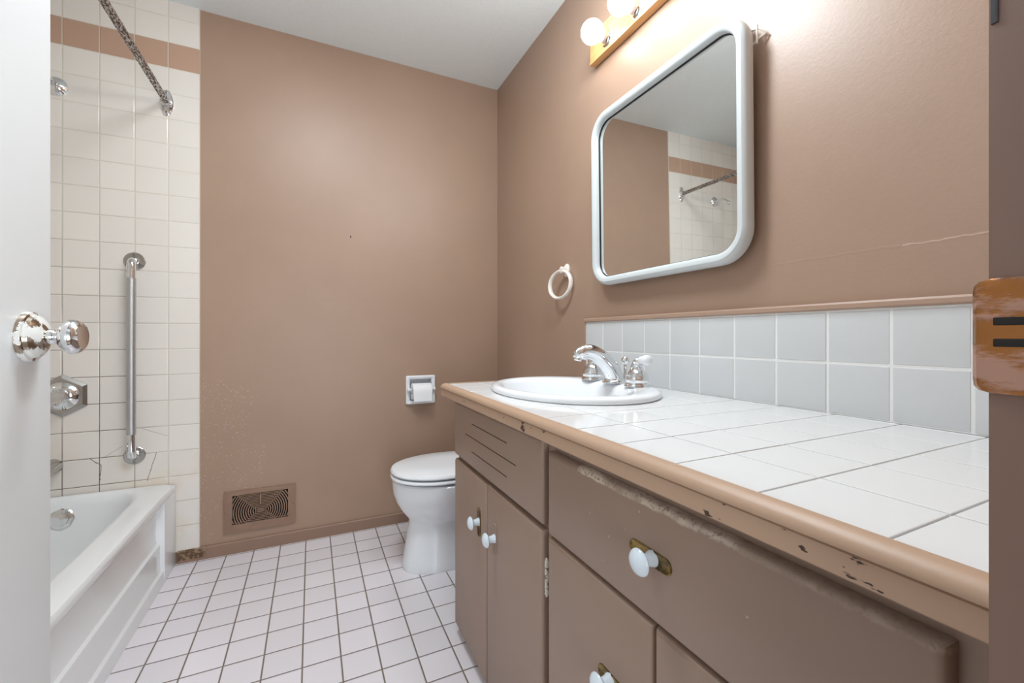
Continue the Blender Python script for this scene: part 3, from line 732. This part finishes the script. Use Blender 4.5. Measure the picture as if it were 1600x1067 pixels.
# ================================================================== mirror
mi = thing('mirror', (XR, .984, 1.172), 'square mirror in rounded white plastic frame on the right wall', 'mirror')
MY, MZ, MH, MV = .984, 1.481, .311, .309
TILT = R(.7)
def mp(a, b, x):        # x = distance in front of the wall at the foot; top leans out a little
    return Vector((XR-x-(b-1.172)*math.sin(TILT), a, b))
def mring(i, x, r): return [mp(a, b, x) for a, b in rrect(MY, MZ, MH-i, MV-i, r, 12)]
t = bmesh.new()
loft(t, [mring(.010, .020, .076), mring(.002, .021, .084), mring(0, .030, .086), mring(.001, .043, .085), mring(.005, .050, .081), mring(.011, .0535, .076), mring(.019, .053, .068), mring(.0255, .050, .062), mring(.029, .046, .058), mring(.030, .040, .057), mring(.030, .030, .057)], False, False)
obj('frame', t, 'plastic', mi)
t = bmesh.new(); loft(t, [mring(.0292, .0345, .057), mring(.0325, .0345, .054), mring(.0325, .031, .054), mring(.0292, .031, .057), mring(.0292, .0345, .057)], False, False)
obj('gap_shade_ring', t, 'black', mi, 'black gap line inside the frame')  # black ring painting the shade in the gap between frame and glass
t = bmesh.new(); loft(t, [mring(.0285, .027, .058), mring(.0285, .0315, .058)], True, True)
obj('mirror_glass', t, 'mirror', mi, 'mirror glass', 20)
for y in (.76, 1.20): obj('back_mount', B((XR-.0275, y, 1.25), (XR-.0005, y+.04, 1.71), .002), 'plastic', mi)
t = bmesh.new(); tube(t, [(XR-.018, .684, 1.735), (XR-.018, .668, 1.732), (XR-.014, .660, 1.722), (XR-.008, .655, 1.715)], .0025, 10); tube(t, [(XR-.018, .684, 1.70), (XR-.016, .668, 1.708), (XR-.008, .655, 1.715)], .0022, 10)
tube(t, [(XR-.020, .670, 1.695), (XR-.020, .670, 1.74)], .0025, 8)
obj('hook', t, 'offwhite', mi, 'small white wall hook')

# ================================================================== light bar above the mirror
LB0, LB1, LZ0, LZ1 = .725, 1.335, 2.020, 2.128
vl = thing('vanity_light', (XR, 1.03, LZ0), 'oak light bar with round bulbs above the mirror', 'light fixture')
t = bmesh.new(); prism(t, [(XR-.0005, LZ0+.004), (XR-.020, LZ0+.004), (XR-.027, LZ0+.010), (XR-.027, LZ1-.010), (XR-.020, LZ1-.004), (XR-.0005, LZ1-.004)], 1, LB0, LB1)
obj('oak_board', t, 'oak', vl)
for z in (LZ0, LZ1-.012): obj('edge_moulding', B((XR-.0315, LB0, z), (XR-.002, LB1, z+.012), .003), 'oak', vl)
BX, BZ = .893, 2.062
for k in range(4):
    y = 1.228-.149*k
    t = lathe(bmesh.new(), (XR-.027, y, BZ), (-1, 0, 0), [(0, .030), (.003, .030), (.005, .026), (.009, .0235), (.028, .0225), (.029, .019)], 28)
    s_ = obj('socket', t, 'chrome', vl, 'chrome lamp socket')
    prof = [(.024, .0165), (.028, .018), (.033, .022)]+[(XR-.027-BX+.0395*math.sin(R(a)), .0395*math.cos(R(a))) for a in range(-50, 91, 10)]
    obj('bulb', lathe(bmesh.new(), (XR-.027, y, BZ), (-1, 0, 0), prof, 28), 'bulb', s_, 'lit round bulb')

# ================================================================== towel ring
tr = thing('towel_ring', (XR, 1.545, 1.15), 'small cream plastic towel ring on the brown wall above the sink', 'towel ring')
ry, rz0 = 1.540, 1.288
t = lathe(bmesh.new(), (XR, ry, 1.272), (-1, 0, 0), [(0, .021), (.004, .021), (.008, .017), (.010, .012), (.026, .010), (.030, .0115), (.034, .009), (.035, 0)], 24, 1.35, 1, (0, 0, 1))
obj('mount', t, 'offwhite', tr)
n = 48; cz = 1.2105; t = bmesh.new(); rings = []
for k in range(n+1):
    a = 2*math.pi*k/n; o_ = Vector((XR-.026-.010*(1-math.cos(a))*.5, 1.545+.0, cz)); er = Vector((math.sin(a)*math.sin(R(-17)), math.sin(a)*math.cos(R(-17)), math.cos(a)))
    sec = []
    for q in range(12):
        b = 2*math.pi*q/12; sec.append(o_+er*(.0585+.0065*math.cos(b))+Vector((.0095*math.sin(b), 0, 0)))
    rings.append(sec)
loft(t, rings, False, False); obj('ring', t, 'offwhite', tr)
